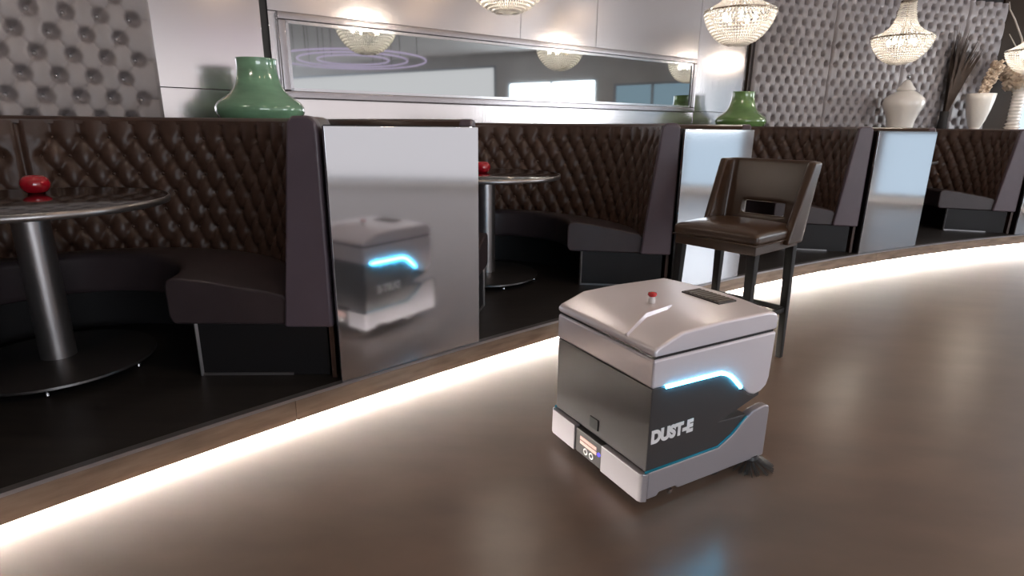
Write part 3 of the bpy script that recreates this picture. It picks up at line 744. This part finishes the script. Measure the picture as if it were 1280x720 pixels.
# ================================================================== CLEANING ROBOT
RA = 0.5157; RL, RW = 0.600, 0.565
rb = thing('cleaning_robot', 'boxy silver and grey floor cleaning robot with a cyan light strip', 'robot', (0.468, 1.7473, 0), RA)
def bevelled(mb, nm, m_, w_=0.012, seg=3, parent=rb): return mb.build(nm, m_, parent, bevel=w_, seg=seg)
# base: two side skirts with a rising nose, cross core between
skirt = [(0.012, 0.042), (0.012, 0.150), (0.36, 0.150), (0.43, 0.186), (0.50, 0.240), (0.53, 0.258), (0.60, 0.268), (0.622, 0.262), (0.628, 0.24), (0.628, 0.042), (0.16, 0.042), (0.15, 0.055), (0.07, 0.055), (0.06, 0.042)]
for y0_, y1_ in ((-0.004, 0.03), (RW-0.026, RW+0.008)):
    bevelled(MB().prism_y(skirt, y0_, y1_), 'side_skirt', 'base_silver', 0.006, 2)
MB().box(0.02, 0.60, 0.028, RW-0.024, 0.05, 0.152).build('chassis', 'robot_black', rb)
for y0_, y1_ in ((-0.004, 0.225), (0.398, RW+0.008)):
    poly = [(-0.016, y0_+0.02), (-0.010, y0_+0.006), (0.006, y0_), (0.012, y0_), (0.012, y1_), (-0.016, y1_)] if y0_ < 0.1 else [(-0.016, y0_), (0.012, y0_), (0.012, y1_), (0.006, y1_), (-0.010, y1_-0.006), (-0.016, y1_-0.02)]
    bevelled(MB().prism(poly, 0.036, 0.146), 'bumper_plate', 'base_silver', 0.003, 2)
cpn = bevelled(MB().box(-0.010, 0.02, 0.228, 0.395, 0.036, 0.140), 'control_panel', 'robot_dark', 0.003, 1)
for z0_, z1_ in ((0.104, 0.118), (0.085, 0.099)): MB().box(-0.0125, -0.009, 0.258, 0.362, z0_, z1_).build('sticker_strip', 'pink_print', cpn)
for yy in (0.288, 0.325): MB().tube([(-0.0115, yy+0.011*math.cos(2*PI*i/16), 0.064+0.011*math.sin(2*PI*i/16)) for i in range(16)], 0.0028, 6, True).build('round_socket', 'white_print', cpn, smooth=True)
MB().lathe([(0.0, 0.0), (0.009, 0.0), (0.008, 0.004), (0.0, 0.006)], 12).build('indicator', 'blue_dot', cpn).matrix_local = Matrix.Translation((-0.009, 0.243, 0.095)) @ Matrix.Rotation(-PI/2, 4, 'Y')
# dark body with an open notch at the far end
body = [(0.004, 0.152), (0.355, 0.152), (0.425, 0.188), (0.495, 0.243), (0.505, 0.250), (0.36, 0.258), (0.56, 0.318), (0.56, 0.334), (0.53, 0.326), (0.497, 0.335), (0.443, 0.379), (0.386, 0.432), (0.33, 0.458), (0.004, 0.466)]
bevelled(MB().prism_y(body, 0.003, RW-0.003), 'body', 'robot_dark', 0.010, 3)
MB().box(-0.001, 0.006, 0.272, 0.322, 0.178, 0.222).build('port', 'robot_black', rb)
# upper silver shell
shell = [(0.0, 0.466), (0.33, 0.459), (0.388, 0.434), (0.445, 0.380), (0.498, 0.336), (0.530, 0.326), (0.565, 0.332), (0.595, 0.352), (0.606, 0.385), (0.612, 0.570), (0.0, 0.570)]
bevelled(MB().prism_y(shell, 0.0, RW), 'upper_shell', 'silver', 0.010, 3)
MB().box(0.008, 0.600, 0.008, RW-0.008, 0.568, 0.582).build('seam_gap', 'robot_black', rb)
# lid: profile slices across the width, bulged end
lidp = [(0.0, 0.578), (-0.004, 0.600), (0.012, 0.612), (0.120, 0.650), (0.30, 0.657), (0.56, 0.654), (0.602, 0.642), (0.614, 0.622), (0.614, 0.578)]
k = len(lidp); ny = 13; vs = []
for i in range(ny):
    v = i/(ny-1); y = RW*v; e = min(v, 1-v)
    drop = 0.0
    for x, z in lidp:
        bx_ = 0.045*math.sin(PI*v) if x > 0.3 else 0.0
        vs.append((x+bx_*(x-0.3)/0.31 if x > 0.3 else x, y, z-(drop if z > 0.605 else 0)))
fs = [(i*k+j, (i+1)*k+j, (i+1)*k+(j+1) % k, i*k+(j+1) % k) for i in range(ny-1) for j in range(k)]+[tuple(range(k)), tuple((ny-1)*k+j for j in range(k-1, -1, -1))]
lid = MB().add(vs, fs).build('lid', 'silver', rb, bevel=0.012, seg=3)
lid['label'] = 'silver lid sloping down at the front'
rg = MB()
pts = [(0.004, 0.150, 0.606), (0.120, 0.185, 0.651), (0.24, 0.205, 0.656), (0.285, 0.225, 0.656)]
vs = []
for (x, y, z), wd_, h_ in zip(pts, (0.020, 0.018, 0.015, 0.010), (0.011, 0.012, 0.010, 0.004)):
    vs += [(x, y-wd_/2, z-0.004), (x, y-wd_*0.15, z+h_), (x, y+wd_*0.15, z+h_), (x, y+wd_/2, z-0.004)]
rg.add(vs, [(i*4+j, (i+1)*4+j, (i+1)*4+j+1, i*4+j+1) for i in range(3) for j in range(3)]+[(0, 1, 2, 3), (15, 14, 13, 12)])
rg.build('lid_ridge', 'silver', lid)
MB().box(0.455, 0.555, 0.150, 0.345, 0.652, 0.6605).build('vent_frame', 'robot_dark', lid, bevel=0.002, seg=1)
for i in range(9): MB().box(0.463, 0.547, 0.160+0.0205*i, 0.172+0.0205*i, 0.6595, 0.6635).build('vent_slat', 'grille', lid)
es = MB().lathe([(0.013, 0.655), (0.013, 0.672), (0.010, 0.674), (0.010, 0.682)], 16, (0.245, 0.29, 0)).build('stop_button_stem', 'white_print', rb, smooth='auto')
MB().lathe([(0.0, 0.681), (0.013, 0.681), (0.018, 0.687), (0.016, 0.695), (0.0, 0.699)], 18, (0.245, 0.29, 0)).build('stop_button', 'red_plastic', es, smooth=True)
# light strips and teal edging on both sides, name on the side
led = [(0.063, 0.463), (0.20, 0.4605), (0.325, 0.4575), (0.360, 0.447), (0.388, 0.430), (0.418, 0.402), (0.445, 0.376)]
tl = [(0.0, 0.1525), (0.355, 0.1525), (0.43, 0.1885), (0.50, 0.243)]
for y in (0.001, RW-0.001):
    MB().tube([(x, y, z) for x, z in led], 0.0062, 8).build('light_strip', 'led', rb, smooth=True)
    MB().tube([(x, y, z) for x, z in tl], 0.0045, 6).build('edge_strip', 'teal', rb, smooth=True)
def lettering(side):
    cu = bpy.data.curves.new('name_print', 'FONT'); cu.body = 'DUST-E'; cu.size = 0.078; cu.extrude = 0.0008; cu.offset = 0.0048; cu.space_character = 1.0
    ob = bpy.data.objects.new('t', cu); COL.objects.link(ob); dg = bpy.context.evaluated_depsgraph_get()
    me = bpy.data.meshes.new_from_object(ob.evaluated_get(dg)); COL.objects.unlink(ob); bpy.data.objects.remove(ob)
    xs_ = [v.co.x for v in me.vertices]; ys_ = [v.co.y for v in me.vertices]
    sx, sy = 0.198/(max(xs_)-min(xs_)), 0.053/(max(ys_)-min(ys_))
    for v in me.vertices: v.co.x = (v.co.x-min(xs_))*sx; v.co.y = (v.co.y-min(ys_))*sy
    me.materials.clear(); me.materials.append(M['white_print'])
    o = bpy.data.objects.new('name_lettering', me); COL.objects.link(o); o.parent = rb; o['label'] = 'white lettering DUST-E'
    if side == 0: o.matrix_local = Matrix.Translation((0.016, 0.0022, 0.256)) @ Matrix.Rotation(PI/2, 4, 'X')
    else: o.matrix_local = Matrix.Translation((0.30, RW-0.0022, 0.256)) @ Matrix.Rotation(PI, 4, 'Z') @ Matrix.Rotation(PI/2, 4, 'X')
lettering(0); lettering(1)
# casters, wheels and the side brush
for x, y in ((0.045, 0.10), (0.045, RW-0.085)):
    cz = MB().box(x-0.015, x+0.015, y-0.015, y+0.015, 0.028, 0.052).build('caster_fork', 'robot_black', rb)
    q = MB().lathe([(0.0, -0.009), (0.016, -0.009), (0.019, -0.006), (0.019, 0.006), (0.016, 0.009), (0.0, 0.009)], 18).build('caster_wheel', 'rubber', cz, smooth='auto')
    q.matrix_local = Matrix.Translation((x-0.018, y, 0.0195)) @ Matrix.Rotation(0.5, 4, 'Z') @ Matrix.Rotation(PI/2, 4, 'X')
    q = MB().lathe([(0.0, -0.011), (0.008, -0.011), (0.008, 0.011), (0.0, 0.011)], 10).build('hub_cap', 'chrome', cz)
    q.matrix_local = Matrix.Translation((x-0.018, y, 0.0195)) @ Matrix.Rotation(0.5, 4, 'Z') @ Matrix.Rotation(PI/2, 4, 'X')
for y in (0.05, RW-0.05):
    q = MB().lathe([(0.0, -0.02), (0.05, -0.02), (0.055, -0.014), (0.055, 0.014), (0.05, 0.02), (0.0, 0.02)], 24).build('drive_wheel', 'rubber', rb, smooth='auto')
    q.matrix_local = Matrix.Translation((0.40, y, 0.055)) @ Matrix.Rotation(PI/2, 4, 'X')
MB().box(0.118, 0.132, -0.006, 0.006, 0.032, 0.05).build('skirt_clip', 'chrome', rb)
br = MB().lathe([(0.0, 0.03), (0.03, 0.03), (0.034, 0.036), (0.03, 0.05), (0.0, 0.055)], 18, (0.575, 0.02, 0)).build('side_brush', 'robot_black', rb, smooth='auto')
mb = MB()
for i in range(150):
    a = random.uniform(0, 2*PI); l_ = random.uniform(0.075, 0.10); s_ = a+random.uniform(-.1, .1)
    mb.bar((0.575+0.025*math.cos(a), 0.02+0.025*math.sin(a), 0.034), (0.575+l_*math.cos(s_), 0.02+l_*math.sin(s_), 0.004), 0.0022, 0.0022)
q = mb.build('bristles', 'rubber', br); q['kind'] = 'stuff'
